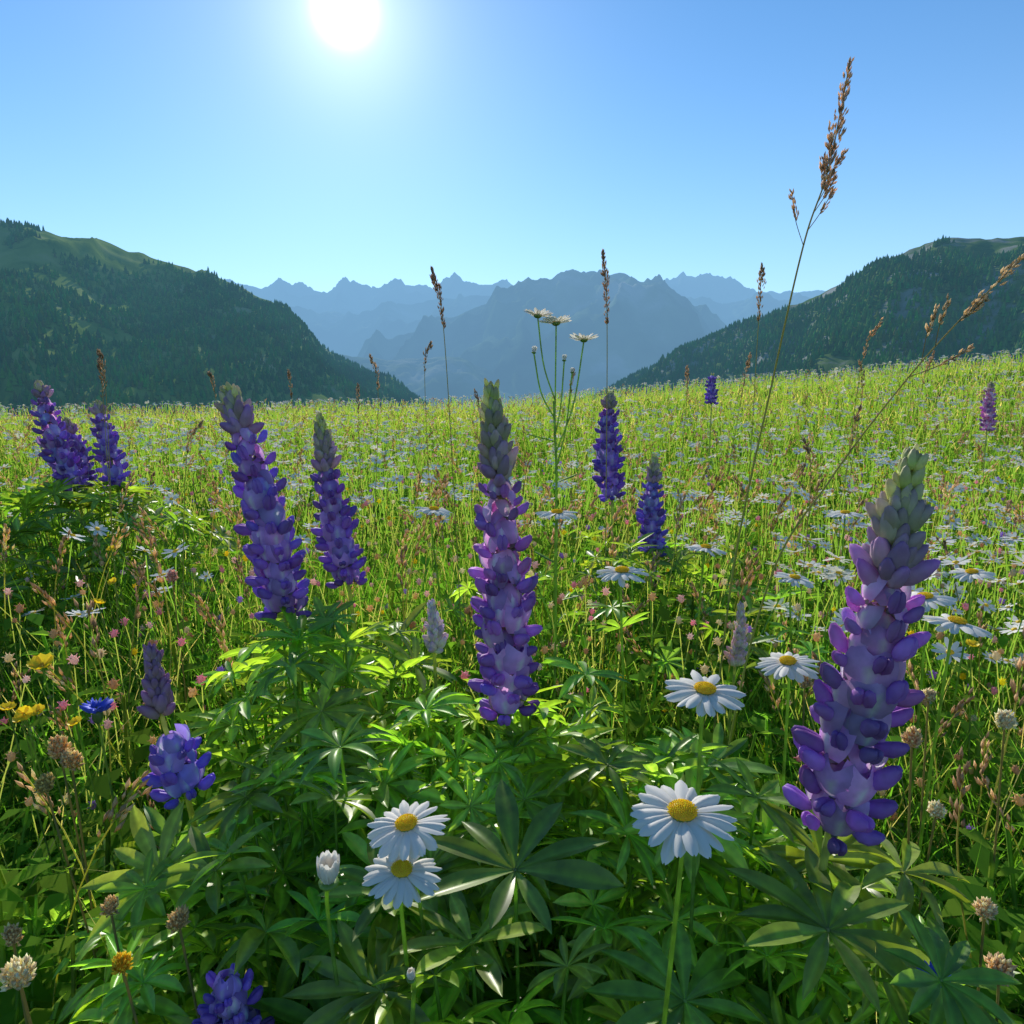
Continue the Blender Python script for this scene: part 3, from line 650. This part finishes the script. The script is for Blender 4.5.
for j in range(4):
    x,y,r = wedge(400,.95,24,.8,r_); k = ~((np.abs(x)<.45)&(y<1.5)); x,y,r = x[k],y[k],r[k]; n = len(x)
    h = r_.uniform(.44,.78,n)*np.interp(r,[.9,2,20],[.85,1,.9]); an = r_.uniform(0,6.28,n)
    R = np.zeros((n,3,3)); wz = h*np.interp(r,[1,10,26],[1,1.5,2.4]); R[:,0,0]=np.cos(an)*wz; R[:,0,1]=-np.sin(an)*wz; R[:,1,0]=np.sin(an)*wz; R[:,1,1]=np.cos(an)*wz; R[:,2,2]=h; R[:,0,2]=r_.normal(0,.15,n)*h; R[:,1,2]=r_.normal(0,.15,n)*h
    parts.append(inst(PN[j], R, np.stack([x,y,g(x,y)],1), r_.uniform(.7,1.3,(n,1))*np.ones((1,3))))
make('seeding_grass', comb(parts), MATS)

# ------------------------------------------------------------ sky + sun
sd = Vector((-.2285, 1.0924, .5275)).normalized()
el = math.asin(sd.z); az = math.atan2(sd.x, sd.y)
w = bpy.data.worlds.new('World'); scene.world = w; w.use_nodes = True
N = w.node_tree.nodes; L = w.node_tree.links; N.clear()
out = N.new('ShaderNodeOutputWorld'); bg = N.new('ShaderNodeBackground'); bg.inputs[1].default_value = .15
sky = N.new('ShaderNodeTexSky'); sky.sky_type = 'NISHITA'; sky.sun_disc = False; sky.sun_elevation = el; sky.sun_rotation = az % (2*math.pi)
sky.altitude = 1200; sky.air_density = 1.0; sky.dust_density = .10; sky.ozone_density = 1.5
hs = N.new('ShaderNodeHueSaturation'); hs.inputs['Saturation'].default_value = 1.16
L.new(sky.outputs[0], hs.inputs['Color'])
tc = N.new('ShaderNodeTexCoord'); nm = N.new('ShaderNodeVectorMath'); nm.operation = 'NORMALIZE'; L.new(tc.outputs['Generated'], nm.inputs[0])
tint = N.new('ShaderNodeMixRGB'); tint.blend_type = 'MULTIPLY'; tint.inputs[0].default_value = 1; tint.inputs[2].default_value = (.76,1.0,1.10,1); L.new(hs.outputs[0], tint.inputs[1])
# pale haze band towards the horizon
sx = N.new('ShaderNodeSeparateXYZ'); L.new(nm.outputs[0], sx.inputs[0])
ab = N.new('ShaderNodeMath'); ab.operation = 'ABSOLUTE'; L.new(sx.outputs['Z'], ab.inputs[0])
om = N.new('ShaderNodeMath'); om.operation = 'SUBTRACT'; om.inputs[0].default_value = 1; L.new(ab.outputs[0], om.inputs[1])
pp = N.new('ShaderNodeMath'); pp.operation = 'POWER'; pp.inputs[1].default_value = 6; L.new(om.outputs[0], pp.inputs[0])
pm = N.new('ShaderNodeMath'); pm.operation = 'MULTIPLY'; pm.inputs[1].default_value = .90; L.new(pp.outputs[0], pm.inputs[0])
mxc = N.new('ShaderNodeMixRGB'); mxc.inputs[2].default_value = (4.1,5.2,6.2,1); L.new(pm.outputs[0], mxc.inputs[0]); L.new(tint.outputs[0], mxc.inputs[1])
L.new(mxc.outputs[0], bg.inputs[0])
dt = N.new('ShaderNodeVectorMath'); dt.operation = 'DOT_PRODUCT'; dt.inputs[1].default_value = sd; L.new(nm.outputs[0], dt.inputs[0])
mx0 = N.new('ShaderNodeMath'); mx0.operation = 'MAXIMUM'; mx0.inputs[1].default_value = 0; L.new(dt.outputs['Value'], mx0.inputs[0])
def pw(e, s):
    p = N.new('ShaderNodeMath'); p.operation = 'POWER'; p.inputs[1].default_value = e; L.new(mx0.outputs[0], p.inputs[0])
    m = N.new('ShaderNodeMath'); m.operation = 'MULTIPLY'; m.inputs[1].default_value = s; L.new(p.outputs[0], m.inputs[0]); return m
a = pw(4000, 4.0); b = pw(300, .40); c = pw(40, .16)
s1 = N.new('ShaderNodeMath'); s1.operation = 'ADD'; L.new(a.outputs[0], s1.inputs[0]); L.new(b.outputs[0], s1.inputs[1])
s2 = N.new('ShaderNodeMath'); s2.operation = 'ADD'; L.new(s1.outputs[0], s2.inputs[0]); L.new(c.outputs[0], s2.inputs[1])
bg2 = N.new('ShaderNodeBackground'); bg2.inputs[0].default_value = (1,.98,.94,1); L.new(s2.outputs[0], bg2.inputs[1])
ad = N.new('ShaderNodeAddShader'); L.new(bg.outputs[0], ad.inputs[0]); L.new(bg2.outputs[0], ad.inputs[1]); L.new(ad.outputs[0], out.inputs[0])
sl = bpy.data.lights.new('sun', 'SUN'); sl.energy = 5.0; sl.angle = math.radians(.5); sl.color = (1,.95,.86)
so = bpy.data.objects.new('sun', sl); scene.collection.objects.link(so); so.rotation_euler = sd.to_track_quat('Z','Y').to_euler()

# ------------------------------------------------------------ camera
cam = bpy.data.cameras.new('camera'); cam.sensor_width = 36; cam.lens = 36*731/1024; cam.clip_start = .02; cam.clip_end = 60000
co = bpy.data.objects.new('camera', cam); scene.collection.objects.link(co)
co.location = (0,0,1.0); co.rotation_euler = (math.radians(90-8.7), 0, 0); scene.camera = co
